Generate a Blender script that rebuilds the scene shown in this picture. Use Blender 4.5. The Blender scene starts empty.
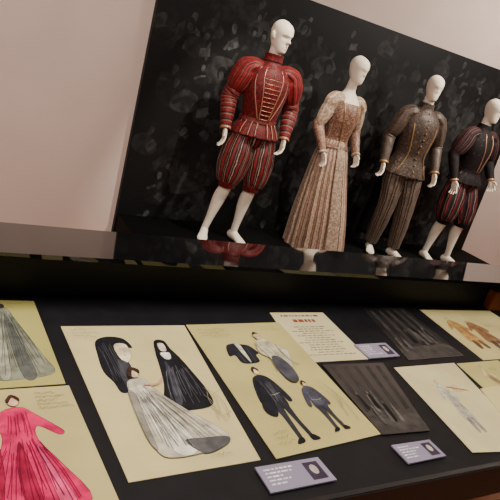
import bpy, bmesh, math, random
from mathutils import Vector, Matrix
random.seed(7)
col=bpy.context.collection
# ---------------------------------------------------------------- materials
def lin(c):
    return tuple(((x/255)/12.92 if x/255<=0.04045 else ((x/255+0.055)/1.055)**2.4) for x in c)+(1.0,)
def newmat(name,base=(128,128,128),rough=0.6,metal=0.0,spec=0.5,sheen=0.0):
    m=bpy.data.materials.new(name);m.use_nodes=True
    b=m.node_tree.nodes['Principled BSDF']
    b.inputs['Base Color'].default_value=lin(base);b.inputs['Roughness'].default_value=rough
    b.inputs['Metallic'].default_value=metal;b.inputs['Specular IOR Level'].default_value=spec
    b.inputs['Sheen Weight'].default_value=sheen
    return m,m.node_tree.nodes,m.node_tree.links,b
def ramp(n,stops,interp='LINEAR'):
    r=n.new('ShaderNodeValToRGB');r.color_ramp.interpolation=interp
    e=r.color_ramp.elements
    while len(e)>1:e.remove(e[-1])
    e[0].position=stops[0][0];e[0].color=lin(stops[0][1])
    for p,c in stops[1:]:
        x=e.new(p);x.color=lin(c)
    return r
def bump(n,l,b,src,strength=0.3,dist=0.01):
    u=n.new('ShaderNodeBump');u.inputs['Strength'].default_value=strength;u.inputs['Distance'].default_value=dist
    l.new(src,u.inputs['Height']);l.new(u.outputs[0],b.inputs['Normal'])
def mottled(name,c1,c2,scale=8,rough=0.7,spec=0.3,sheen=0.0,bs=0.0,detail=4):
    m,n,l,b=newmat(name,c1,rough,0,spec,sheen)
    tc=n.new('ShaderNodeTexCoord');t=n.new('ShaderNodeTexNoise');t.inputs['Scale'].default_value=scale;t.inputs['Detail'].default_value=detail
    l.new(tc.outputs['Object'],t.inputs['Vector'])
    r=ramp(n,[(0.35,c1),(0.65,c2)]);l.new(t.outputs['Fac'],r.inputs[0]);l.new(r.outputs[0],b.inputs['Base Color'])
    if bs: bump(n,l,b,t.outputs['Fac'],bs)
    return m
def stripes(name,cols,N,axis=0,rough=0.55,sheen=0.04,grain=0.4,spec=0.35):
    """cols: list of (pos,colour) inside one repeat; stripes follow the garment UV"""
    m,n,l,b=newmat(name,cols[0][1],rough,0,spec,sheen)
    uv=n.new('ShaderNodeUVMap');sp=n.new('ShaderNodeSeparateXYZ');l.new(uv.outputs[0],sp.inputs[0])
    nz=n.new('ShaderNodeTexNoise');nz.inputs['Scale'].default_value=14
    tc=n.new('ShaderNodeTexCoord');l.new(tc.outputs['Object'],nz.inputs['Vector'])
    mu=n.new('ShaderNodeMath');mu.operation='MULTIPLY';mu.inputs[1].default_value=N;l.new(sp.outputs[axis],mu.inputs[0])
    ad=n.new('ShaderNodeMath');ad.operation='MULTIPLY_ADD';ad.inputs[1].default_value=0.3;l.new(nz.outputs['Fac'],ad.inputs[0]);l.new(mu.outputs[0],ad.inputs[2])
    fr=n.new('ShaderNodeMath');fr.operation='FRACT';l.new(ad.outputs[0],fr.inputs[0])
    r=ramp(n,cols,'CONSTANT');l.new(fr.outputs[0],r.inputs[0])
    mx=n.new('ShaderNodeMixRGB');mx.blend_type='MULTIPLY';mx.inputs[0].default_value=grain
    n2=n.new('ShaderNodeTexNoise');n2.inputs['Scale'].default_value=60;l.new(tc.outputs['Object'],n2.inputs['Vector'])
    r2=ramp(n,[(0.38,(60,60,60)),(0.6,(255,255,255))]);l.new(n2.outputs['Fac'],r2.inputs[0])
    l.new(r.outputs[0],mx.inputs[1]);l.new(r2.outputs[0],mx.inputs[2]);l.new(mx.outputs[0],b.inputs['Base Color'])
    bump(n,l,b,n2.outputs['Fac'],0.3,0.005)
    return m
def brocade(name,c1,c2,c3,su,sv,rough=0.5,spec=0.4,sheen=0.05):
    m,n,l,b=newmat(name,c1,rough,0,spec,sheen)
    uv=n.new('ShaderNodeUVMap');mp=n.new('ShaderNodeMapping');mp.inputs['Scale'].default_value=(su,sv,1)
    l.new(uv.outputs[0],mp.inputs[0])
    v=n.new('ShaderNodeTexVoronoi');v.inputs['Scale'].default_value=1.0;v.inputs['Randomness'].default_value=0.35;l.new(mp.outputs[0],v.inputs['Vector'])
    r=ramp(n,[(0.0,c3),(0.22,c2),(0.34,c1),(0.48,c2),(0.62,c1)]);l.new(v.outputs['Distance'],r.inputs[0])
    tc=n.new('ShaderNodeTexCoord');t=n.new('ShaderNodeTexNoise');t.inputs['Scale'].default_value=45;l.new(tc.outputs['Object'],t.inputs['Vector'])
    r2=ramp(n,[(0.35,(110,110,110)),(0.6,(255,255,255))]);l.new(t.outputs['Fac'],r2.inputs[0])
    mx=n.new('ShaderNodeMixRGB');mx.blend_type='MULTIPLY';mx.inputs[0].default_value=0.6
    l.new(r.outputs[0],mx.inputs[1]);l.new(r2.outputs[0],mx.inputs[2]);l.new(mx.outputs[0],b.inputs['Base Color'])
    bump(n,l,b,v.outputs['Distance'],0.3,0.004)
    return m
def paper(name,c,c2=None):
    return mottled(name,c,c2 or tuple(int(x*0.93) for x in c),9,0.75,0.25)

M_wall=mottled('wall_plaster',(226,206,194),(219,199,187),1.5,0.9,0.1)
M_ceil=newmat('ceiling_paint',(225,220,215),0.9)[0]
def floor_mat():
    m,n,l,b=newmat('wood_floor',(150,90,45),0.35)
    tc=n.new('ShaderNodeTexCoord');br=n.new('ShaderNodeTexBrick')
    br.inputs['Color1'].default_value=lin((182,112,58));br.inputs['Color2'].default_value=lin((160,92,44));br.inputs['Mortar'].default_value=lin((70,38,18))
    br.inputs['Scale'].default_value=1.0;br.inputs['Brick Width'].default_value=1.2;br.inputs['Row Height'].default_value=0.12;br.inputs['Mortar Size'].default_value=0.004
    l.new(tc.outputs['Object'],br.inputs['Vector']);l.new(br.outputs['Color'],b.inputs['Base Color']);return m
M_floor=floor_mat()
M_gloss=newmat('black_gloss_acrylic',(8,8,9),0.03,0,0.7)[0]
M_black=newmat('black_lacquer',(14,13,14),0.5,0,0.3)[0]
M_deck=mottled('black_felt_deck',(13,13,16),(20,20,24),30,0.6,0.3)
M_edge=newmat('dark_frame',(30,29,30),0.35)[0]
M_plinth=newmat('plinth_black',(5,5,5),0.7,0,0.1)[0]
M_woodblk=mottled('orange_wood',(150,82,40),(120,62,28),6,0.5)
M_skin=mottled('mannequin_white',(240,230,212),(234,222,203),3,0.42,0.4)
# costume fabrics
M_redvel=brocade('red_embroidered_velvet',(122,6,12),(62,3,7),(142,58,48),22,16,.55,.3)
M_redslash=stripes('slashed_red_sleeve',[(0,(136,8,14)),(0.5,(26,5,8)),(0.62,(140,62,52)),(0.72,(104,5,11)),(.9,(20,5,7))],13,0)
M_redsleeve=stripes('banded_red_sleeve',[(0,(112,6,12)),(0.55,(26,5,8)),(0.8,(140,86,72))],10,1)
M_redbreech=stripes('striped_red_breeches',[(0,(118,9,15)),(0.26,(24,8,11)),(0.42,(168,138,120)),(0.52,(46,12,17)),(0.72,(132,92,80)),(0.80,(36,7,12))],12,0)
M_silver=newmat('silver_braid',(168,124,98),0.4,0.5)[0]
M_gold=newmat('old_gold_trim',(160,126,80),0.4,0.6)[0]
M_gown=stripes('striped_brocade_gown',[(0,(198,168,144)),(0.32,(116,82,68)),(0.42,(166,130,110)),(0.66,(100,68,58)),(0.76,(206,182,158))],26,0,0.42,0.08,0.4)
M_gownfront=brocade('pale_lace_panel',(206,184,160),(164,132,112),(222,206,184),4,30,.42)
M_bod=brocade('bodice_brocade',(166,128,106),(104,68,58),(202,176,148),12,10,.42)
M_doub=brocade('grey_brown_brocade',(92,73,60),(38,29,26),(146,120,98),16,18)
M_grey=stripes('grey_striped_cloth',[(0,(100,84,72)),(0.45,(44,36,33)),(0.62,(122,104,90)),(0.8,(58,48,43))],9,0)
M_cloak=mottled('black_cloak_cloth',(18,15,16),(10,9,10),12,0.8,0.2,0.0,0.3)
M_jack=brocade('dark_jacket_brocade',(32,23,25),(12,9,11),(88,64,60),20,18,.75,.2,.0)
M_slash4=stripes('dark_slashed_sleeve',[(0,(26,19,22)),(0.5,(96,28,34)),(0.62,(18,14,17)),(0.88,(96,74,68))],11,0,.7,.0,.4,.2)
M_breech4=stripes('striped_dark_breeches',[(0,(40,24,29)),(0.3,(128,20,28)),(0.45,(22,15,20)),(0.62,(140,114,104)),(0.72,(32,18,23))],10,0,.65,.0)
# ---------------------------------------------------------------- mesh helpers
def link(o,parent=None):
    col.objects.link(o)
    if parent:o.parent=parent
    return o
def mesh_obj(name,bm,mats,parent=None,smooth=True):
    me=bpy.data.meshes.new(name);bm.normal_update();bm.to_mesh(me);bm.free()
    for m in mats:me.materials.append(m)
    if smooth:
        for p in me.polygons:p.use_smooth=True
    return link(bpy.data.objects.new(name,me),parent)
def box(name,x0,x1,y0,y1,z0,z1,mat,parent=None,bev=0.0):
    bm=bmesh.new();bmesh.ops.create_cube(bm,size=1)
    cx,cy,cz=(x0+x1)/2,(y0+y1)/2,(z0+z1)/2
    for v in bm.verts:v.co=Vector((v.co.x*(x1-x0),v.co.y*(y1-y0),v.co.z*(z1-z0)))
    if bev:bmesh.ops.bevel(bm,geom=bm.edges[:],offset=bev,segments=2,affect='EDGES')
    o=mesh_obj(name,bm,[mat],parent,False);o.location=(cx,cy,cz);return o
def crom(P,n):
    out=[];L=len(P)
    for i in range(L-1):
        p0=P[max(i-1,0)];p1=P[i];p2=P[i+1];p3=P[min(i+2,L-1)]
        for k in range(n):
            t=k/n
            out.append([0.5*((2*b)+(-a+c)*t+(2*a-5*b+4*c-d)*t*t+(-a+3*b-3*c+d)*t**3) for a,b,c,d in zip(p0,p1,p2,p3)])
    out.append(list(P[-1]));return out
def closed(P,m=4):
    Q=[];n=len(P)
    for i in range(n):
        p0,p1,p2,p3=P[i-1],P[i],P[(i+1)%n],P[(i+2)%n]
        for k in range(m):
            t=k/m;Q.append([0.5*((2*b)+(-a+c_)*t+(2*a-5*b+4*c_-d)*t*t+(-a+3*b-3*c_+d)*t**3) for a,b,c_,d in zip(p0,p1,p2,p3)])
    return Q
def tube(bm,rows,seg=24,n=4,ref=(1,0,0),cap=True,mat=0,wob=None,arc=None):
    uvl=bm.loops.layers.uv.verify()
    S=crom(rows,n);ref=Vector(ref);rings=[];L=len(S)
    for i,s in enumerate(S):
        a=Vector(S[max(i-1,0)][:3]);b=Vector(S[min(i+1,L-1)][:3]);t=(b-a).normalized()
        x=(ref-ref.dot(t)*t).normalized();y=t.cross(x);c=Vector(s[:3]);ring=[]
        v=i/(L-1);cnt=seg if arc is None else seg+1
        for k in range(cnt):
            th=2*math.pi*k/seg if arc is None else math.radians(arc[0]+(arc[1]-arc[0])*k/seg)
            w=1+(wob(th,v) if wob else 0)
            ring.append(bm.verts.new(c+x*math.cos(th)*s[3]*w+y*math.sin(th)*s[4]*w))
        rings.append(ring)
    m=len(rings[0])
    for i in range(L-1):
        for k in range(m if arc is None else m-1):
            k2=(k+1)%m
            f=bm.faces.new((rings[i][k],rings[i][k2],rings[i+1][k2],rings[i+1][k]));f.material_index=mat;f.smooth=True
            uu=[k/seg,(k+1)/seg,(k+1)/seg,k/seg];vv=[i/(L-1),i/(L-1),(i+1)/(L-1),(i+1)/(L-1)]
            for lp,uu_,vv_ in zip(f.loops,uu,vv):lp[uvl].uv=(uu_,vv_)
    if cap and arc is None:
        for rg,fl in((rings[0],True),(rings[-1],False)):
            f=bm.faces.new(list(reversed(rg)) if fl else rg);f.material_index=mat
    return rings
def ball(bm,c,r,mat=0,sc=(1,1,1),sub=2):
    g=bmesh.ops.create_icosphere(bm,subdivisions=sub,radius=r)
    for v in g['verts']:v.co=Vector((v.co.x*sc[0],v.co.y*sc[1],v.co.z*sc[2]))+Vector(c)
    for v in g['verts']:
        for f in v.link_faces:f.material_index=mat
# ---------------------------------------------------------------- mannequin body
def head(bm,base,H,yaw,tilt,feat):
    W=1.0 if feat>.6 else 0.98
    prof=[(0,.020,.025,-.050),(.05,.036,.042,-.045),(.14,.048,.058,-.034),(.27,.059,.075,-.018),(.4,.066,.088,-.006),(.52,.071,.096,0),(.66,.075,.099,.003),(.8,.070,.090,.004),(.9,.055,.070,.004),(.97,.032,.042,.003),(1,.010,.012,.002)]
    rows=[(0,p[3],p[0]*H,p[1]*W,p[2]) for p in prof]
    b2=bmesh.new();tube(b2,rows,40,4)
    for v in b2.verts:
        x,y,z=v.co;q=z/H
        if y<-.01:
            g=lambda cx,cz,sx,sz:math.exp(-((x-cx)/sx)**2-((q-cz)/sz)**2)
            k=feat
            d=-.026*g(0,.40,.011,.045)-.015*g(0,.48,.009,.08)
            d+=.012*(g(.031,.52,.018,.05)+g(-.031,.52,.018,.05))
            d-=.005*(g(.031,.515,.010,.025)+g(-.031,.515,.010,.025))
            d-=.006*g(0,.60,.045,.035)
            d-=.008*g(0,.235,.020,.02)+.007*g(0,.19,.017,.018)
            d+=.004*g(0,.213,.022,.008)
            d-=.006*g(0,.07,.02,.05)
            v.co.y+=d*k
    if feat>.5:
        for sx in(-1,1):
            tube(b2,[(sx*.070,.006,.38*H,.006,.010),(sx*.078,.012,.46*H,.007,.017),(sx*.080,.016,.55*H,.006,.017),(sx*.072,.012,.60*H,.004,.008)],10,3)
    Mx=Matrix.Translation(Vector(base))@Matrix.Rotation(yaw,4,'Z')@Matrix.Rotation(tilt,4,'X')
    bmesh.ops.transform(b2,matrix=Mx,verts=b2.verts)
    me=bpy.data.meshes.new('tmp');b2.to_mesh(me);b2.free();bm.from_mesh(me);bpy.data.meshes.remove(me)
def hand(bm,w,d,side,s=1.0,curl=0.35):
    w=Vector(w);d=Vector(d).normalized();side=Vector(side);side=(side-side.dot(d)*d).normalized();nrm=d.cross(side)
    def P(a,b,c):return w+d*a*s+side*b*s+nrm*c*s
    def row(p,rx,ry):return(p.x,p.y,p.z,rx*s,ry*s)
    tube(bm,[row(P(-.02,0,0),.024,.020),row(P(.02,0,0),.030,.017),row(P(.06,0,0),.040,.016),row(P(.095,0,0),.038,.012)],16,3,ref=side)
    for j,(b,L) in enumerate([(.032,.070),(.011,.080),(-.011,.074),(-.032,.058)]):
        pts=[];pos=Vector((.080,b,0));ang=0.05
        pts.append(pos.copy())
        for seglen in(.42,.33,.25):
            ang+=curl*(0.8+.15*j)*.8
            pos=pos+Vector((math.cos(ang)*L*seglen*1.25,b*.14,math.sin(ang)*L*seglen*1.25));pts.append(pos.copy())
        tube(bm,[row(P(*q),r,r) for q,r in zip(pts,(.0090,.0086,.0078,.0062))],10,3,ref=side)
    tq=[(.018,.022,.004),(.045,.048,.012),(.072,.060,.020),(.092,.062,.028)]
    tube(bm,[row(P(*q),r,r) for q,r in zip(tq,(.013,.0115,.010,.007))],10,3,ref=side)
def foot(bm,ank,dirv,s=1.0):
    a=Vector(ank);d=Vector((dirv[0],dirv[1],0)).normalized()
    def q(t,z):p=a+d*t*s;return(p.x,p.y,z*s)
    side=(d.y,-d.x,0)
    tube(bm,[q(-.062,.030)+(.012*s,.012*s),q(-.045,.034)+(.030*s,.033*s),q(0,.045)+(.034*s,.044*s),q(.06,.036)+(.036*s,.035*s),q(.12,.024)+(.044*s,.023*s),q(.155,.017)+(.040*s,.016*s),q(.185,.014)+(.020*s,.011*s)],16,3,ref=side)
def body(parent,P,female=False,feat=1.0,hy=0,ht=0,legs=True):
    bm=bmesh.new();k=.88 if female else 1.0
    tor=[(0,0,.82,.12,.095),(0,0,.93,.165,.118),(0,0,1.08,.135*k,.100),(0,0,1.25,.160*k,.120),(0,0,1.37,.168*k,.110),(0,.005,1.445,.118*k,.078),(0,.005,1.50,.062*k,.058*k),(0,-.002,1.56,.050*k,.052*k),(0,-.010,1.63,.050*k,.052*k)]
    if female:tor=tor[2:]
    tube(bm,tor,28,4)
    head(bm,(0,-.012,1.572),.238,hy,ht,feat)
    for sd in('R','L'):
        s,e,w=P['sh'+sd],P['el'+sd],P['wr'+sd]
        s,e,w=map(Vector,(s,e,w));m=s.lerp(e,.5);f1=e.lerp(w,.3)
        tube(bm,[(s.x*.6,s.y,s.z-.02,.05*k,.05*k),(s.x,s.y,s.z-.012,.052*k,.050*k),tuple(m)+(.050*k,.050*k),tuple(e)+(.040*k,.040*k),tuple(f1)+(.042*k,.042*k),tuple(w)+(.025*k,.022*k)],18,4,ref=(0,1,0))
        d=(w-e).normalized()
        hand(bm,w,P.get('hd'+sd,d),P.get('th'+sd,(0,-1,0)),.95 if not female else .86)
        if legs:
            h,kn,an=map(Vector,(P['hi'+sd],P['kn'+sd],P['an'+sd]))
            th=h.lerp(kn,.5);ca=kn.lerp(an,.33)+Vector((0,.018,0))
            tube(bm,[tuple(h)+(.088,.095),tuple(th)+(.076,.082),tuple(kn)+(.051,.055),tuple(ca)+(.053,.058),tuple(kn.lerp(an,.75)+Vector((0,.006,0)))+(.034,.038),tuple(an)+(.029,.034),(an.x,an.y,.04,.030,.034)],20,4,ref=(1,0,0))
            foot(bm,an,P.get('fo'+sd,(0,-1)))
    o=mesh_obj('body',bm,[M_skin],parent)
    r=o.modifiers.new('remesh','REMESH');r.mode='VOXEL';r.voxel_size=.005;r.use_smooth_shade=True
    sm=o.modifiers.new('smooth','SMOOTH');sm.factor=.5;sm.iterations=2
    return o
def empty(name,loc,yaw,s):
    e=bpy.data.objects.new(name,None);e.location=loc;e.rotation_euler=(0,0,yaw);e.scale=(s,s,s);e.empty_display_size=.1;link(e);return e
def sleeve(parent,name,s,e,w,mats,puff,r_low=.045,fold=10,amp=.06,split=.98,rings=0,drop=1.0):
    s,e,w=map(Vector,(s,e,w));bm=bmesh.new()
    def at(t):return s.lerp(e,t*drop)
    pf=puff
    rows=[(s.x*.42,s.y,s.z+.012,.056,.046),(s.x*.72,s.y,s.z+.014,.078,.066)]+[tuple(at(t))+(max(.072,pf*a),max(.070,pf*a)) for t,a in((.06,.88),)]+[tuple(at(t))+(pf*a,pf*a) for t,a in((.25,1.0),(.5,1.0),(.78,.86),(split,.60))]
    tube(bm,rows,64,5,ref=(0,1,0),cap=False,mat=0,wob=lambda th,v:amp*math.cos(fold*th)*math.sin(math.pi*min(1,v*1.02)))
    st=s.lerp(e,drop*.9)
    q=1.0+.12*(drop<1)
    tube(bm,[tuple(st)+(r_low*1.25*q,r_low*1.25*q),tuple(e)+(r_low*1.2*q,r_low*1.17*q),tuple(e.lerp(w,.4))+(r_low*1.08*q,r_low*1.03*q),tuple(w)+(r_low*.78,r_low*.74)],32,8,ref=(0,1,0),cap=False,mat=1,wob=lambda th,v:.02*math.cos(3*th+26*v)+(.05*abs(math.sin(math.pi*rings*v)) if rings else 0))
    d=(w-e).normalized();c0=w-d*.012;c1=w+d*.012
    tube(bm,[tuple(c0)+(r_low*.86,r_low*.84),tuple(w)+(r_low*.95,r_low*.92),tuple(c1)+(r_low*.86,r_low*.84)],24,3,ref=(0,1,0),cap=False,mat=2)
    o=mesh_obj(name,bm,mats,parent);sl=o.modifiers.new('thick','SOLIDIFY');sl.thickness=.004;return o
def lathe(parent,name,rows,mats,seg=64,wob=None,thick=.005):
    bm=bmesh.new();tube(bm,rows,seg,5,cap=False,wob=wob)
    o=mesh_obj(name,bm,mats,parent);sl=o.modifiers.new('thick','SOLIDIFY');sl.thickness=thick;return o
def braid(bm,pts,r=.004,mat=0):
    tube(bm,[tuple(p)+(r,r) for p in pts],8,3,ref=(.3,.2,.9),mat=mat)
def breeches(parent,P,mat,bandmat,kz=.47,rmax=.135,amp=.05,fold=9):
    bm=bmesh.new()
    tube(bm,[(0,0,1.04,.145,.115),(0,0,.98,.172,.132),(0,0,.90,.180,.140),(0,0,.82,.15,.10)],64,4,cap=False,mat=0,wob=lambda t,v:.02*math.cos(18*t))
    for sd in('R','L'):
        h,kn=Vector(P['hi'+sd]),Vector(P['kn'+sd]);t=(h.z-kz)/(h.z-kn.z);b=h.lerp(kn,t);sx=1 if h.x>0 else -1
        def at(u):return h.lerp(b,u)
        rows=[(h.x,h.y,h.z+.06,.09,.11)]+[(at(u).x+sx*.008,at(u).y,at(u).z,rmax*a,rmax*a*1.02) for u,a in((.1,.88),(.35,1.0),(.62,.98),(.84,.84),(.97,.64))]
        tube(bm,rows,72,5,cap=False,mat=0,wob=lambda th,v:amp*math.cos(fold*th)*math.sin(math.pi*min(1,v))+.012*math.cos(4*th+20*v))
        tube(bm,[(b.x,b.y,b.z+.03,.078,.082),(b.x,b.y,b.z,.072,.076),(b.x,b.y,b.z-.02,.066,.070)],32,3,cap=False,mat=1)
    o=mesh_obj('breeches',bm,[mat,bandmat],parent);sl=o.modifiers.new('thick','SOLIDIFY');sl.thickness=.004;return o
PZ=.20
# ---- mannequin 1 : red velvet doublet
E=empty('costumed_mannequin',(2.255,4.0,PZ),math.radians(-8),1.0)
P=dict(shR=(-.18,0,1.42),elR=(-.265,.04,1.16),wrR=(-.265,-.05,.93),shL=(.18,0,1.42),elL=(.275,.04,1.16),wrL=(.235,-.08,.94),
 hiR=(-.080,0,.90),knR=(-.135,-.05,.50),anR=(-.215,.0,.075),hiL=(.080,0,.90),knL=(.075,-.05,.50),anL=(.055,.02,.075),foR=(-.35,-1),foL=(.3,-1))
body(E,P,feat=1.3,hy=math.radians(24),ht=math.radians(6))
bodyrows=[(0,0,.915,.210,.165),(0,0,.97,.188,.146),(0,0,1.04,.150,.120),(0,-.005,1.15,.162,.133),(0,-.008,1.28,.184,.143),(0,-.003,1.38,.182,.126),(0,.004,1.445,.140,.098),(0,.004,1.49,.080,.075),(0,.0,1.545,.064,.066)]
lathe(E,'doublet',bodyrows,[M_redvel],wob=lambda th,v:(.045*math.cos(16*th)*(max(0,.22-v)/.22)))
for sd in'RL':
    sleeve(E,'sleeve_'+sd,P['sh'+sd],P['el'+sd],P['wr'+sd],[M_redslash,M_redsleeve,M_silver],.094,.050,rings=6,drop=.82)
breeches(E,P,M_redbreech,M_redvel,.485,.128)
def surf(rows,z,x=0):
    for a_,b_ in zip(rows,rows[1:]):
        if a_[2]<=z<=b_[2]:
            t=(z-a_[2])/(b_[2]-a_[2]);rx=a_[3]*(1-t)+b_[3]*t;ry=a_[4]*(1-t)+b_[4]*t;cy=a_[1]*(1-t)+b_[1]*t
            return cy-ry*math.sqrt(max(0,1-(x/rx)**2))
    return -.1
def onb(rows,x,z,d=.003):return(x,surf(rows,z,x)-d,z)
bm=bmesh.new()
for i in range(12):
    z=1.06+i*.034;wd=.035+.045*(z-1.06)/.36
    ball(bm,onb(bodyrows,0,z,.006),.006)
    braid(bm,[onb(bodyrows,q*wd,z) for q in(-1,-.6,-.3,0,.3,.6,1)],.0028)
for sx in(-1,1):
    braid(bm,[onb(bodyrows,sx*a,z) for a,z in((.05,1.05),(.085,1.14),(.12,1.24),(.135,1.33),(.125,1.40),(.10,1.445))],.0045)
    braid(bm,[onb(bodyrows,sx*a,z) for a,z in((.04,1.05),(.05,1.15),(.07,1.28),(.08,1.38),(.06,1.45))],.004)
    for a in(.05,.10,.15):
        braid(bm,[onb(bodyrows,sx*a*.8,1.03),onb(bodyrows,sx*a,.97,.008),onb(bodyrows,sx*a*1.1,.925,.012)],.004)
mesh_obj('braid_trim',bm,[M_silver],E)
lathe(E,'belt',[(0,0,1.025,.158,.127),(0,0,1.04,.155,.125),(0,0,1.055,.155,.125)],[M_redsleeve],thick=.004)
lathe(E,'collar',[(0,.0,1.50,.078,.074),(0,.0,1.53,.074,.072),(0,.0,1.555,.076,.076)],[M_redvel],thick=.006)
# ---- mannequin 2 : brocade gown
E=empty('costumed_mannequin',(3.08,4.02,PZ),math.radians(2),.96)
P=dict(shR=(-.150,0,1.40),elR=(-.215,.03,1.15),wrR=(-.18,-.10,.94),shL=(.150,0,1.40),elL=(.215,.02,1.15),wrL=(.19,-.12,.97))
body(E,P,female=True,feat=.45,hy=math.radians(8),ht=math.radians(5),legs=False)
def gfold(th,v):return .035*math.cos(15*th)*min(1,max(0,(1-v)*1.3))+.012*math.cos(31*th+1)*(1-v)
grow=[(.12,.0,.012,.30,.30),(.11,.0,.10,.292,.29),(.075,.0,.35,.26,.26),(.035,0,.65,.212,.20),(.01,0,.88,.172,.155),(0,0,1.0,.140,.122),(0,0,1.06,.120,.104)]
lathe(E,'skirt',grow,[M_gown],seg=140,wob=gfold)
bm=bmesh.new();tube(bm,[(r[0],r[1],r[2],r[3]*1.05+.004,r[4]*1.05+.004) for r in grow],20,5,cap=False,arc=(-106,-80))
o=mesh_obj('front_panel',bm,[M_gownfront],E);o.modifiers.new('thick','SOLIDIFY').thickness=.003
browz=[(0,-.004,.98,.150,.128),(0,0,1.06,.122,.104),(0,-.004,1.16,.130,.114),(0,-.012,1.26,.146,.132),(0,-.008,1.33,.150,.126),(0,0,1.385,.150,.105),(0,.0,1.40,.148,.100)]
lathe(E,'bodice',browz,[M_bod])
bm=bmesh.new()
for sx in(-1,1):
    braid(bm,[onb(browz,sx*a,z) for a,z in((.015,.99),(.03,1.07),(.055,1.18),(.08,1.30),(.088,1.375))]+[(sx*.10,-.05,1.43),(sx*.10,.02,1.44)],.0065)
braid(bm,[onb(browz,q,1.38) for q in(-.09,-.045,0,.045,.09)],.0065)
mesh_obj('gown_trim',bm,[M_gold],E)
for sd in'RL':
    sleeve(E,'sleeve_'+sd,P['sh'+sd],P['el'+sd],P['wr'+sd],[M_gownfront,M_bod,M_gownfront],.064,.044,10,.05)
# ---- mannequin 3 : grey brocade doublet, trousers, cloak
E=empty('costumed_mannequin',(4.0,4.02,PZ),math.radians(-14),.985)
P=dict(shR=(-.18,0,1.42),elR=(-.265,.03,1.16),wrR=(-.285,-.07,.92),shL=(.18,0,1.42),elL=(.27,.03,1.16),wrL=(.27,-.10,.93),
 hiR=(-.088,0,.90),knR=(-.08,-.04,.50),anR=(-.08,.03,.075),hiL=(.088,0,.90),knL=(.12,-.06,.50),anL=(.15,-.04,.075),foR=(-.3,-1),foL=(.35,-1))
body(E,P,feat=.3,hy=math.radians(-4),ht=math.radians(3))
rows3=[(0,0,.84,.225,.175),(0,0,.92,.198,.153),(0,0,1.03,.158,.124),(0,-.005,1.15,.165,.135),(0,-.008,1.28,.185,.142),(0,-.003,1.38,.184,.126),(0,.004,1.445,.140,.098),(0,.004,1.49,.080,.075),(0,.0,1.55,.066,.068)]
lathe(E,'doublet',rows3,[M_doub],wob=lambda th,v:(.03*math.cos(12*th)*(max(0,.25-v)/.25)))
for sd in'RL':
    sleeve(E,'sleeve_'+sd,P['sh'+sd],P['el'+sd],P['wr'+sd],[M_doub,M_doub,M_gold],.078,.052,8,.04)
bm=bmesh.new()
for sd in'RL':
    h,k,a=(Vector(P[q+sd]) for q in('hi','kn','an'))
    tube(bm,[(h.x,0,.96,.10,.115),tuple(h.lerp(k,.3))+(.108,.114),tuple(h.lerp(k,.8))+(.090,.096),tuple(k.lerp(a,.4))+(.080,.086),(a.x,a.y,.10,.062,.072)],48,5,cap=False,wob=lambda th,v:.04*math.cos(7*th+4*v)+.02*math.cos(3*th+30*v))
mesh_obj('trousers',bm,[M_grey],E)
bm=bmesh.new()
for i in range(10):
    z=.90+i*.062;ball(bm,onb(rows3,0,z,.006),.009)
for sx in(-1,1):
    braid(bm,[onb(rows3,sx*a,z) for a,z in((.16,.86),(.10,1.0),(.09,1.1),(.12,1.28),(.12,1.42))],.006)
mesh_obj('buttons',bm,[M_gold],E)
bm=bmesh.new()
tube(bm,[(0,.05,.10,.30,.22),(0,.04,.5,.26,.20),(0,.03,.95,.22,.17),(0,.02,1.3,.205,.15),(0,.01,1.44,.16,.11)],60,5,cap=False,arc=(8,172),wob=lambda th,v:.05*math.cos(16*th)*(1-v))
o=mesh_obj('cloak',bm,[M_cloak],E);o.modifiers.new('thick','SOLIDIFY').thickness=.006
# ---- mannequin 4 : dark jacket with striped breeches
E=empty('costumed_mannequin',(4.77,3.94,PZ),math.radians(4),.96)
P=dict(shR=(-.18,0,1.42),elR=(-.28,.03,1.17),wrR=(-.27,-.08,.93),shL=(.18,0,1.42),elL=(.28,.0,1.18),wrL=(.22,-.16,1.00),
 hiR=(-.080,0,.90),knR=(-.11,-.03,.50),anR=(-.13,.05,.075),hiL=(.080,0,.90),knL=(.11,-.08,.50),anL=(.13,-.06,.075),foR=(-.25,-1),foL=(.25,-1))
body(E,P,feat=.4,hy=math.radians(10),ht=math.radians(8))
lathe(E,'jacket',bodyrows,[M_jack],wob=lambda th,v:(.04*math.cos(14*th)*(max(0,.22-v)/.22)))
for sd in'RL':
    sleeve(E,'sleeve_'+sd,P['sh'+sd],P['el'+sd],P['wr'+sd],[M_slash4,M_jack,M_silver],.086,.048)
breeches(E,P,M_breech4,M_cloak,.46,.125)
bm=bmesh.new()
for sx in(-1,1):
    braid(bm,[onb(bodyrows,sx*a,z) for a,z in((.02,1.05),(.03,1.15),(.05,1.28),(.06,1.38),(.05,1.45))],.006)
mesh_obj('jacket_trim',bm,[M_silver],E)
# ---------------------------------------------------------------- room and stand
box('floor',-3,9.5,-2.5,4.6,-.05,0,M_floor)
box('wall_back',-3,9.5,4.45,4.6,0,3.7,M_wall)
box('wall_left',-3.1,-3,-2.5,4.6,0,3.7,M_wall)
box('wall_right',9.5,9.6,-2.5,4.6,0,3.7,M_wall)
box('ceiling',-3,9.5,-2.5,4.6,3.7,3.8,M_ceil)
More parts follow.
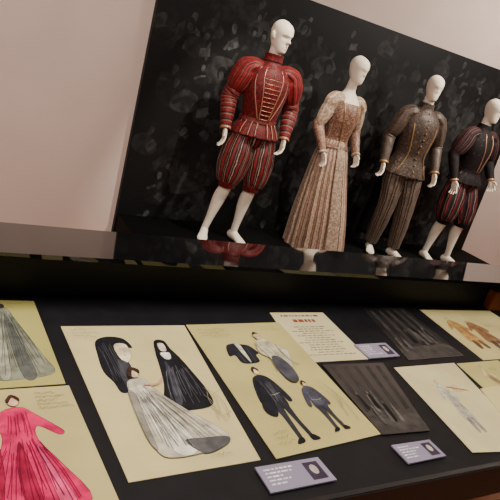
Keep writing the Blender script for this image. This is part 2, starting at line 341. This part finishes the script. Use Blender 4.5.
# backdrop: black board printed with a dim crowd of spectators (flat print layers on the board)
random.seed(21)
bm=bmesh.new()
px0,px1,pz0,pz1,py=1.39,5.75,0.0,2.262,4.395
g=bmesh.ops.create_cube(bm,size=1)
for v in g['verts']:v.co=Vector(((px0+px1)/2+v.co.x*(px1-px0),(4.448+py)/2+v.co.y*(4.448-py),(pz0+pz1)/2+v.co.z*(pz1-pz0)))
greys=[20,26,33,41,50,60,72,86]
pm=[newmat('print_black',(16,16,17),.55,0,.25)[0]]+[mottled('print_grey_%d'%q,(int(q*.6),)*3,(int(q*1.15),)*3,16,.55,.25) for q in greys]
lay=[0]
def pshape(cx,cz,pts,rot,sc,gi,smooth=True):
    lay[0]+=1;y=py-.0004-.0000035*lay[0]
    ca,sa=math.cos(rot),math.sin(rot);Q=closed([list(p) for p in pts],3) if smooth else pts
    vs=[]
    for a_,b_ in Q:
        X=cx+sc*(a_*ca-b_*sa);Z=cz+sc*(a_*sa+b_*ca)
        vs.append(bm.verts.new((min(max(X,px0+.002),px1-.002),y,min(max(Z,.03),pz1-.002))))
    f=bm.faces.new(vs);f.normal_update()
    if f.normal.y>0:f.normal_flip()
    f.material_index=gi+1
nz_=15;nx_=28
for j,i in sorted([(j,i) for j in range(nz_) for i in range(nx_)],key=lambda q:-q[0]):
    x=px0+.08+(px1-px0-.14)*(i+.5*(j%2)+random.uniform(-.45,.45))/nx_
    z=pz1-.10-(nz_-1-j)*(pz1-.25)/nz_+random.uniform(-.06,.06)
    dens=.5+.5*math.sin(1.7*x+.8)*math.cos(2.1*z-1.0)
    edge=min(1,(x-px0)/.45)
    if random.random()>.9*edge*(.6+.4*dens):continue
    br=dens*edge;s=.125*random.uniform(.75,1.3);r0=random.uniform(-.6,.3);R=random.uniform
    gb=random.choice([0,1,2,3,3]) + (1 if br>.6 else 0)
    wl,wr=R(.6,1.0),R(.6,1.0)
    # shoulders and torso
    pshape(x,z,[(-.60*wl,-1.5),(-.95*wl,-.9+R(-.2,.1)),(-.34,-.42),(0,-.32),(.32,-.41),(.95*wr,-.85+R(-.2,.15)),(.6*wr,-1.5)],r0,s,gb)
    gf=min(7,random.choice([1,2,3,3,4,5])+(1 if br>.7 else 0))
    # hair then face
    pshape(x,z,[(-.27,-.25),(-.30,.1),(-.2,.38),(.02,.46),(.22,.36),(.29,.08),(.24,-.25),(0,-.2)],r0,s,0)
    dx=R(-.06,.06)
    pshape(x+dx*s,z-.008,[(0,-.36),(-.13,-.24),(-.17,.0),(-.13,.17),(.02,.22),(.15,.14),(.17,-.04),(.11,-.25)],r0,s,gf)
    if R(0,1)<.35:
        pshape(x+R(-.03,.04),z-s*.95,[(-.4,-.28),(.35,-.2),(.3,.28),(-.32,.22)],R(-.9,.9),s,min(7,gf+1),False)
    if R(0,1)<.3:
        pshape(x,z-s*.6,[(-.5,-.6),(-.1,-.2),(.35,.0),(.4,-.12),(.0,-.34),(-.35,-.7)],R(-1,1),s,min(7,gf),True)
mesh_obj('backdrop_panel',bm,pm,None,False)
box('display_plinth',1.40,5.74,3.6,4.38,0,PZ,M_plinth,bev=.004)
C=bpy.data.objects.new('display_case',None);link(C)
X0,X1=-.9,2.6
box('deck',X0,X1,.513,1.20,1.0,1.04,M_deck,C)
box('front_edge',X0,X1,.500,.513,.965,1.043,M_edge,C,.002)
box('back_wall',X0,X1,1.20,1.215,1.0,1.15,M_black,C)
# sloping gloss lid at the rear of the case
bm=bmesh.new();th=.010
pr=[(1.121,1.172),(1.355,1.150),(1.355,1.150-th),(1.121,1.172-th)]
vv=[[bm.verts.new((x,y,z)) for y,z in pr] for x in(X0,X1)]
bm.faces.new(vv[0]);bm.faces.new(vv[1][::-1])
for i in range(4):bm.faces.new((vv[0][i],vv[1][i],vv[1][(i+1)%4],vv[0][(i+1)%4]))
bmesh.ops.recalc_face_normals(bm,faces=bm.faces)
mesh_obj('rear_lid',bm,[M_gloss],C,False)
box('rear_panel',X0,X1,1.340,1.352,.965,1.140,M_black,C)
box('underside',X0,X1,.513,1.340,.965,.9999,M_black,C)
for i,(x,y) in enumerate([(X0+.05,.56),(X0+.05,1.3),(X1-.05,.56),(X1-.05,1.3)]):
    box('leg_%d'%i,x-.03,x+.03,y-.03,y+.03,0,.965,M_black,C,.003)
box('wood_end_block',1.80,2.5,1.165,1.20,1.04,1.115,M_woodblk,C,.003)
DZ=1.0402
# ---------------------------------------------------------------- sheets
INK={}
def ink(c,rough=.7):
    c=tuple(int(x) for x in c)
    if c not in INK:INK[c]=mottled('ink_%d_%d_%d'%c,tuple(int(x*.88) for x in c),tuple(min(255,int(x*1.14+5)) for x in c),40,rough,.2)
    return INK[c]
class Sheet:
    def __init__(s,name,quad,mat,z=0.0,th=.0012):
        s.name=name;s.q=[Vector((x,y)) for x,y in quad];s.bm=bmesh.new();s.mats=[mat];s.z0=DZ+z;s.th=th;s.k=0
        b=[s.bm.verts.new((q.x,q.y,s.z0)) for q in s.q];t=[s.bm.verts.new((q.x,q.y,s.z0+th)) for q in s.q]
        s.bm.faces.new(t[::-1]);s.bm.faces.new(b)
        for i in range(4):s.bm.faces.new((b[i],b[(i+1)%4],t[(i+1)%4],t[i]))
    def W(s,u,v):
        a=s.q[0].lerp(s.q[1],u);b=s.q[3].lerp(s.q[2],u);return a.lerp(b,v)
    def mi(s,c):
        m=ink(c)
        if m not in s.mats:s.mats.append(m)
        return s.mats.index(m)
    def shape(s,pts,c,smooth=True,outline=True):
        s.k+=1;z=s.z0+s.th+.00006*s.k
        P=closed([list(p) for p in pts]) if smooth else pts
        vs=[s.bm.verts.new((*s.W(u,v),z)) for u,v in P]
        f=s.bm.faces.new(vs);f.normal_update()
        if f.normal.z<0:f.normal_flip()
        f.material_index=s.mi(c)
        if smooth and outline:
            s.line([list(p) for p in pts]+[list(pts[0])],tuple(x*.5 for x in c),.0007)
    def oval(s,u,v,ru,rv,c):
        s.shape([(u+ru*math.cos(a*math.pi/5),v+rv*math.sin(a*math.pi/5)) for a in range(10)],c)
    def line(s,pts,c,w=.0010):
        s.k+=1;z=s.z0+s.th+.00006*s.k
        P=[s.W(*q) for q in crom([list(p) for p in pts],4)];L=[];R=[]
        for i,p in enumerate(P):
            t=(P[min(i+1,len(P)-1)]-P[max(i-1,0)]);
            if t.length<1e-7:t=Vector((1,0))
            t.normalize();n=Vector((-t.y,t.x))*w*.5
            L.append(s.bm.verts.new((*(p+n),z)));R.append(s.bm.verts.new((*(p-n),z)))
        mi=s.mi(c)
        for i in range(len(P)-1):
            f=s.bm.faces.new((L[i],R[i],R[i+1],L[i+1]));f.material_index=mi
    def strokes(s,a0,a1,b0,b1,n,c,w=.0009,bend=.02):
        """n drapery strokes running from segment a0-a1 to segment b0-b1"""
        for i in range(n):
            t=(i+.5)/n+random.uniform(-.3,.3)/n;k0=random.uniform(0,.25);k1=random.uniform(.75,1)
            A=(a0[0]+(a1[0]-a0[0])*t,a0[1]+(a1[1]-a0[1])*t);B=(b0[0]+(b1[0]-b0[0])*t,b0[1]+(b1[1]-b0[1])*t)
            f=lambda k:(A[0]+(B[0]-A[0])*k,A[1]+(B[1]-A[1])*k)
            m=f((k0+k1)/2);s.line([f(k0),(m[0]+random.uniform(-bend,bend),m[1]),f(k1)],c,w)
    def script(s,u,v,L,n,c=(110,104,80),dv=.03):
        for i in range(n):
            x=u;P=[]
            e=u+L*random.uniform(.6,1)
            while x<e:P.append((x,v+i*dv+random.uniform(-.008,.008)));x+=.012
            if len(P)>2:s.line(P,c,.0008)
    def rows_of_text(s,u0,u1,v0,v1,n,c,h=.3,center=False):
        s.k+=1;z=s.z0+s.th+.00012*s.k;mi=s.mi(c);dv=(v1-v0)/n
        for i in range(n):
            v=v0+dv*i;full=(u1-u0)*random.uniform(.45,1);u=u0+((u1-u0-full)/2 if center else 0);e=u+full
            while u<e-.01:
                w=min(random.uniform(.03,.10),e-u)
                vs=[s.bm.verts.new((*s.W(a,b),z)) for a,b in((u,v),(u+w,v),(u+w,v+dv*h),(u,v+dv*h))]
                f=s.bm.faces.new(vs[::-1]);f.material_index=mi;u+=w+.02
    def done(s):
        return mesh_obj(s.name,s.bm,s.mats,None,False)
# --- left upper sheet: grey cloaked figure
S=Sheet('costume_sketch',[(.02,1.165),(.222,1.163),(.237,.850),(.02,.842)],paper('paper_olive',(188,180,104)))
S.script(.6,.04,.3,3,(90,86,60))
S.shape([(.62,.10),(.70,.12),(.74,.22),(.82,.45),(.90,.70),(.95,.88),(.70,.93),(.45,.90),(.5,.6),(.56,.3)],(128,130,112))
S.shape([(.66,.2),(.70,.3),(.76,.6),(.80,.9),(.70,.92),(.66,.6)],(92,94,88))
S.shape([(.60,.35),(.62,.6),(.60,.9),(.52,.9),(.55,.6)],(158,158,138))
S.strokes((.62,.15),(.72,.15),(.46,.9),(.94,.9),16,(70,72,66))
S.oval(.645,.09,.035,.03,(60,56,52))
S.done()
# --- pink dress sheet
S=Sheet('costume_sketch',[(.02,.838),(.241,.842),(.264,.530),(.02,.525)],paper('paper_tan',(208,194,132)),.0015)
PK=(205,30,88);PD=(160,16,60)
S.shape([(.50,.17),(.60,.16),(.66,.20),(.80,.33),(.84,.38),(.80,.40),(.68,.32),(.66,.42),(.76,.60),(.86,.84),(.60,.92),(.30,.92),(.18,.84),(.36,.6),(.44,.42),(.42,.34),(.28,.44),(.24,.40),(.40,.24)],PK)
S.shape([(.54,.42),(.58,.6),(.60,.9),(.52,.9),(.50,.6)],PD)
S.shape([(.64,.45),(.72,.65),(.78,.86),(.70,.88),(.66,.65)],(226,76,124))
S.shape([(.42,.45),(.36,.66),(.28,.88),(.36,.90),(.42,.66)],PD)
S.strokes((.45,.4),(.66,.4),(.22,.86),(.84,.86),20,(120,14,50))
S.strokes((.50,.2),(.64,.2),(.46,.4),(.65,.4),7,(130,14,54),.0008,.005)
S.oval(.555,.115,.042,.042,(225,180,150));S.shape([(.51,.10),(.55,.06),(.60,.09),(.595,.12),(.555,.085),(.52,.13)],(70,40,30))
S.script(.72,.06,.26,5,(90,80,50),.032)
S.done()
# --- nuns sheet
S=Sheet('costume_sketch',[(.262,1.052),(.545,1.056),(.515,.607),(.284,.600)],paper('paper_cream',(224,210,150)))
BK=(22,22,28);GR=(150,148,142);WH=(228,224,204)
S.shape([(.20,.14),(.30,.10),(.42,.12),(.46,.20),(.40,.20),(.36,.26),(.38,.34),(.36,.44),(.30,.52),(.22,.53),(.20,.46),(.16,.38),(.17,.26)],BK)
S.shape([(.33,.17),(.42,.17),(.42,.27),(.36,.32),(.32,.26)],(232,212,172))
S.line([(.35,.21),(.37,.205)],(60,50,40));S.line([(.39,.205),(.41,.21)],(60,50,40));S.line([(.38,.21),(.385,.235),(.375,.24)],(120,90,70));S.line([(.365,.262),(.385,.26)],(150,60,50),.002)
S.shape([(.30,.30),(.37,.33),(.35,.46),(.30,.48),(.27,.42)],(60,60,66))
S.strokes((.2,.16),(.3,.14),(.2,.5),(.34,.5),8,(80,80,86))
S.shape([(.66,.15),(.74,.15),(.76,.22),(.80,.30),(.84,.42),(.88,.56),(.86,.66),(.66,.68),(.48,.66),(.56,.5),(.60,.36),(.62,.26)],BK)
S.shape([(.66,.32),(.69,.45),(.64,.62),(.58,.64),(.62,.48)],(58,58,66))
S.strokes((.64,.34),(.80,.34),(.52,.65),(.86,.65),12,(96,96,104))
S.shape([(.67,.18),(.72,.18),(.72,.24),(.67,.24)],(230,214,184));S.shape([(.655,.26),(.73,.26),(.72,.31),(.67,.31)],WH)
S.shape([(.30,.46),(.42,.45),(.46,.52),(.54,.60),(.66,.70),(.80,.80),(.84,.87),(.62,.92),(.40,.93),(.28,.90),(.26,.76),(.27,.62),(.27,.54)],(190,184,164))
S.shape([(.34,.52),(.40,.52),(.46,.66),(.56,.82),(.56,.91),(.42,.92),(.34,.8)],WH)
S.shape([(.50,.85),(.66,.85),(.84,.86),(.80,.90),(.60,.93)],(92,90,90))
S.shape([(.26,.54),(.31,.56),(.29,.72),(.28,.88),(.24,.8)],(140,136,124))
S.strokes((.30,.52),(.44,.52),(.30,.9),(.82,.87),22,(110,106,100))
S.strokes((.32,.5),(.42,.5),(.34,.9),(.56,.9),8,(150,144,132))
S.oval(.36,.415,.035,.033,(226,196,160));S.shape([(.31,.42),(.35,.37),(.41,.39),(.40,.42),(.36,.395),(.33,.45)],(60,40,30))
S.line([(.40,.50),(.50,.50),(.56,.46)],(190,150,120),.004)
for q in([(.85,.55),(.90,.62),(.88,.72)],[(.88,.56),(.95,.66),(.93,.76)],[(.84,.68),(.90,.74),(.97,.72)],[(.82,.60),(.86,.66),(.84,.76)],[(.86,.58),(.84,.66),(.9,.78)],[(.9,.6),(.97,.58)]):S.line(q,(140,134,104))
S.script(.05,.05,.2,3,(100,94,66));S.script(.62,.95,.2,1,(100,94,66))
S.done()
# --- Black costume studies sheet
S=Sheet('costume_sketch',[(.549,1.056),(.820,1.070),(.806,.628),(.544,.603)],paper('paper_straw',(202,190,122)),.0013)
DK=(34,34,42)
S.shape([(.24,.22),(.33,.20),(.38,.21),(.46,.23),(.50,.30),(.46,.32),(.44,.38),(.28,.38),(.26,.31),(.20,.31)],DK)
S.shape([(.33,.20),(.38,.20),(.37,.36),(.35,.36)],(210,204,176))
S.line([(.30,.24),(.31,.37)],(90,90,96));S.line([(.42,.24),(.41,.37)],(90,90,96))
def man(cx,top,h,c,c2,wide=.13):
    g=lambda a,b:(cx+a*wide,top+b*h)
    S.shape([g(-.55,.16),g(0,.12),g(.55,.16),g(.9,.30),g(1.1,.50),g(.75,.52),g(.6,.38),g(.55,.58),g(-.55,.58),g(-.65,.38),g(-.95,.52),g(-1.2,.48),g(-.9,.28)],c)
    S.shape([g(-.5,.55),g(0,.55),g(-.08,.75),g(-.18,.97),g(-.42,.98),g(-.42,.75)],c2)
    S.shape([g(.05,.55),g(.5,.55),g(.5,.75),g(.62,.95),g(.40,.98),g(.2,.75)],c2)
    S.shape([g(-.5,.96),g(-.15,.95),g(-.2,1.0),g(-.75,1.01)],(20,20,24));S.shape([g(.36,.95),g(.66,.94),g(.95,1.0),g(.4,1.0)],(20,20,24))
    S.strokes(g(-.5,.2),g(.5,.2),g(-.5,.55),g(.5,.55),7,(110,110,116),.0008,.01)
    S.line([g(-.55,.40),g(0,.42),g(.55,.40)],(150,146,130),.0014)
    S.oval(cx,top+.06*h,wide*.26,h*.055,(214,186,150));S.shape([g(-.26,.05),g(0,-.005),g(.28,.04),g(.2,.07),g(0,.03),g(-.2,.09)],(50,40,34))
man(.33,.42,.53,DK,(44,44,52),.125)
S.shape([(.27,.52),(.22,.62),(.16,.74),(.24,.78),(.30,.66)],(26,26,34))
man(.68,.57,.36,(66,66,80),(56,56,66),.095)
S.shape([(.56,.20),(.66,.18),(.72,.24),(.80,.30),(.76,.40),(.70,.46),(.62,.44),(.56,.36),(.50,.30)],(192,186,154))
S.strokes((.56,.22),(.68,.2),(.58,.42),(.74,.42),8,(120,116,100))
S.shape([(.58,.36),(.66,.36),(.70,.46),(.67,.56),(.58,.57),(.55,.48)],(72,72,80))
S.oval(.605,.15,.035,.035,(206,180,146));S.shape([(.57,.14),(.60,.11),(.64,.13),(.61,.13)],(60,48,40))
S.line([(.52,.22),(.56,.36),(.53,.48)],(90,88,80),.002);S.line([(.72,.24),(.74,.4),(.80,.44)],(90,88,80),.002)
for q in([(.80,.62),(.86,.72),(.84,.86)],[(.88,.64),(.92,.74),(.9,.9)],[(.86,.6),(.9,.7),(.86,.8)]):S.line(q,(120,114,84))
S.script(.06,.07,.3,3,(100,94,60));S.script(.7,.06,.22,2,(100,94,60));S.script(.08,.88,.16,3,(100,94,60))
S.done()
# --- printed programme
S=Sheet('printed_programme',[(.823,1.125),(1.008,1.130),(.990,.888),(.786,.884)],paper('paper_white',(228,216,168)))
S.rows_of_text(.12,.88,.06,.13,1,(110,96,80),.5,True)
S.rows_of_text(.30,.70,.16,.26,1,(150,76,60),.62,True)
S.rows_of_text(.12,.88,.32,.92,13,(140,130,108),.36,True)
S.done()
# --- stage photographs
def photo(quad,z,seedv):
    random.seed(seedv)
    S=Sheet('stage_photograph',quad,mottled('photo_print_%d'%seedv,(30,28,28),(52,48,46),14,.3,.5),z)
    S.shape([(.02,.80),(.98,.76),(.98,.98),(.02,.98)],(66,62,58),False)
    for i in range(5):
        u=.1+i*.18+random.uniform(-.03,.03);S.shape([(u,.05),(u+.07,.05),(u+.08,.7),(u-.01,.72)],(52,49,48),False)
    for i in range(9):
        u=random.uniform(.1,.88);v=random.uniform(.45,.66);h=.22
        S.shape([(u-.02,v+.05),(u,v+.03),(u+.02,v+.05),(u+.032,v+h),(u-.032,v+h)],random.choice([(80,76,72),(20,20,20),(96,92,86)]),outline=False)
        S.oval(u,v+.01,.012,.02,(120,112,102))
    S.done()
photo([(.826,.870),(1.015,.866),(.935,.618),(.805,.624)],.0026,3)
photo([(1.185,1.160),(1.371,1.170),(1.345,.885),(1.115,.875)],.0,5)
# --- caption labels
def label(quad,z=.003):
    S=Sheet('caption_label',quad,paper('label_lilac',(156,148,170)),z,.003)
    S.rows_of_text(.08,.58,.15,.85,5,(232,228,236),.4)
    S.shape([(.68,.14),(.92,.14),(.92,.86),(.68,.86)],(60,50,66),False);S.oval(.80,.45,.06,.2,(190,176,170))
    S.done()
label([(.492,.588),(.622,.590),(.625,.535),(.492,.532)])
label([(.800,.592),(.905,.592),(.905,.545),(.800,.542)])
label([(.985,.950),(1.10,.955),(1.095,.890),(.985,.885)])
# --- right hand sheets
S=Sheet('costume_sketch',[(1.435,1.160),(1.80,1.163),(1.78,.870),(1.400,.860)],paper('paper_cream2',(220,206,144)))
def small(u,v,h,c,c2):
    S.shape([(u-.05,v+.14*h),(u,v+.10*h),(u+.05,v+.14*h),(u+.12,v+.4*h),(u+.07,v+.45*h),(u+.05,v+.35*h),(u+.09,v+.8*h),(u-.08,v+.8*h),(u-.05,v+.35*h),(u-.12,v+.42*h)],c)
    S.shape([(u-.05,v+.78*h),(u+.0,v+.78*h),(u-.02,v+h),(u-.06,v+h)],c2);S.shape([(u+.02,v+.78*h),(u+.06,v+.78*h),(u+.07,v+h),(u+.03,v+h)],c2)
    S.strokes((u-.04,v+.2*h),(u+.04,v+.2*h),(u-.07,v+.78*h),(u+.08,v+.78*h),7,tuple(x*.6 for x in c),.0009,.01)
    S.oval(u,v+.05*h,.022,.045*h,(214,176,140));S.script(u+.14,v+.1,.18,3,(120,110,80))
small(.20,.18,.62,(188,146,86),(120,90,60));small(.42,.24,.58,(150,110,76),(90,70,60))
S.done()
S=Sheet('costume_sketch',[(1.035,.845),(1.265,.852),(1.17,.520),(.985,.545)],paper('paper_pale',(226,216,164)),.0014)
small(.42,.2,.6,(196,190,172),(150,140,130));S.line([(.5,.3),(.8,.36)],(200,90,60),.003)
S.done()
S=Sheet('costume_sketch',[(1.275,.850),(1.46,.856),(1.44,.690),(1.245,.680)],paper('paper_straw2',(208,198,126)),.0)
small(.4,.1,.8,(200,180,130),(130,106,70))
S.done()
S=Sheet('costume_sketch',[(1.235,.735),(1.50,.755),(1.44,.525),(1.15,.525)],paper('paper_cream3',(226,214,152)),.0028)
small(.3,.15,.7,(206,150,116),(140,100,80))
S.done()
# ---------------------------------------------------------------- lights
def area(name,loc,tgt,size,power,color=(1,1,1),spread=180):
    l=bpy.data.lights.new(name,'AREA');l.size=size;l.energy=power;l.color=color;l.spread=math.radians(spread)
    o=bpy.data.objects.new(name,l);o.location=loc;o.rotation_euler=(Vector(tgt)-Vector(loc)).to_track_quat('-Z','Y').to_euler();link(o)
def spot(name,loc,tgt,power,ang,color=(1,.90,.76),rad=.04,blend=.6):
    l=bpy.data.lights.new(name,'SPOT');l.energy=power;l.spot_size=math.radians(ang);l.spot_blend=blend;l.color=color;l.shadow_soft_size=rad
    o=bpy.data.objects.new(name,l);o.location=loc;o.rotation_euler=(Vector(tgt)-Vector(loc)).to_track_quat('-Z','Y').to_euler();link(o)
spot('track_spot',(2.6,2.6,3.5),(2.3,4.0,1.3),430,34)
spot('track_spot',(3.5,2.6,3.5),(3.2,4.0,1.2),300,34)
spot('track_spot',(4.4,2.6,3.5),(4.05,4.0,1.3),350,34)
spot('track_spot',(5.2,2.6,3.5),(4.8,4.0,1.3),330,34)
area('case_light',(.7,.3,3.4),(.8,.8,1.0),.8,50,(1,.93,.82))
area('wall_washer',(5.5,2.2,3.5),(5.2,4.45,2.8),1.2,120,(1,.93,.84))
area('room_light',(-.5,1.2,3.55),(-.2,4.4,1.5),1.5,106,(1,.92,.87))
w=bpy.data.worlds.new('world');bpy.context.scene.world=w;w.use_nodes=True
w.node_tree.nodes['Background'].inputs[0].default_value=(1,.94,.9,1);w.node_tree.nodes['Background'].inputs[1].default_value=.2
# ---------------------------------------------------------------- camera
a=math.radians(32.2);p=math.radians(18);r=math.radians(15.6);f=557.0
F=Vector((math.cos(p)*math.sin(a),math.cos(p)*math.cos(a),-math.sin(p)))
R0=Vector((math.cos(a),-math.sin(a),0));U0=R0.cross(F)
R=math.cos(r)*R0+math.sin(r)*U0;U=math.cos(r)*U0-math.sin(r)*R0
cam=bpy.data.cameras.new('camera');co=bpy.data.objects.new('camera',cam);link(co)
m=Matrix((R,U,-F)).transposed().to_4x4();m.translation=Vector((0,0,1.65));co.matrix_world=m
cam.sensor_width=36;cam.lens=f/500*36;cam.clip_start=.02;bpy.context.scene.camera=co
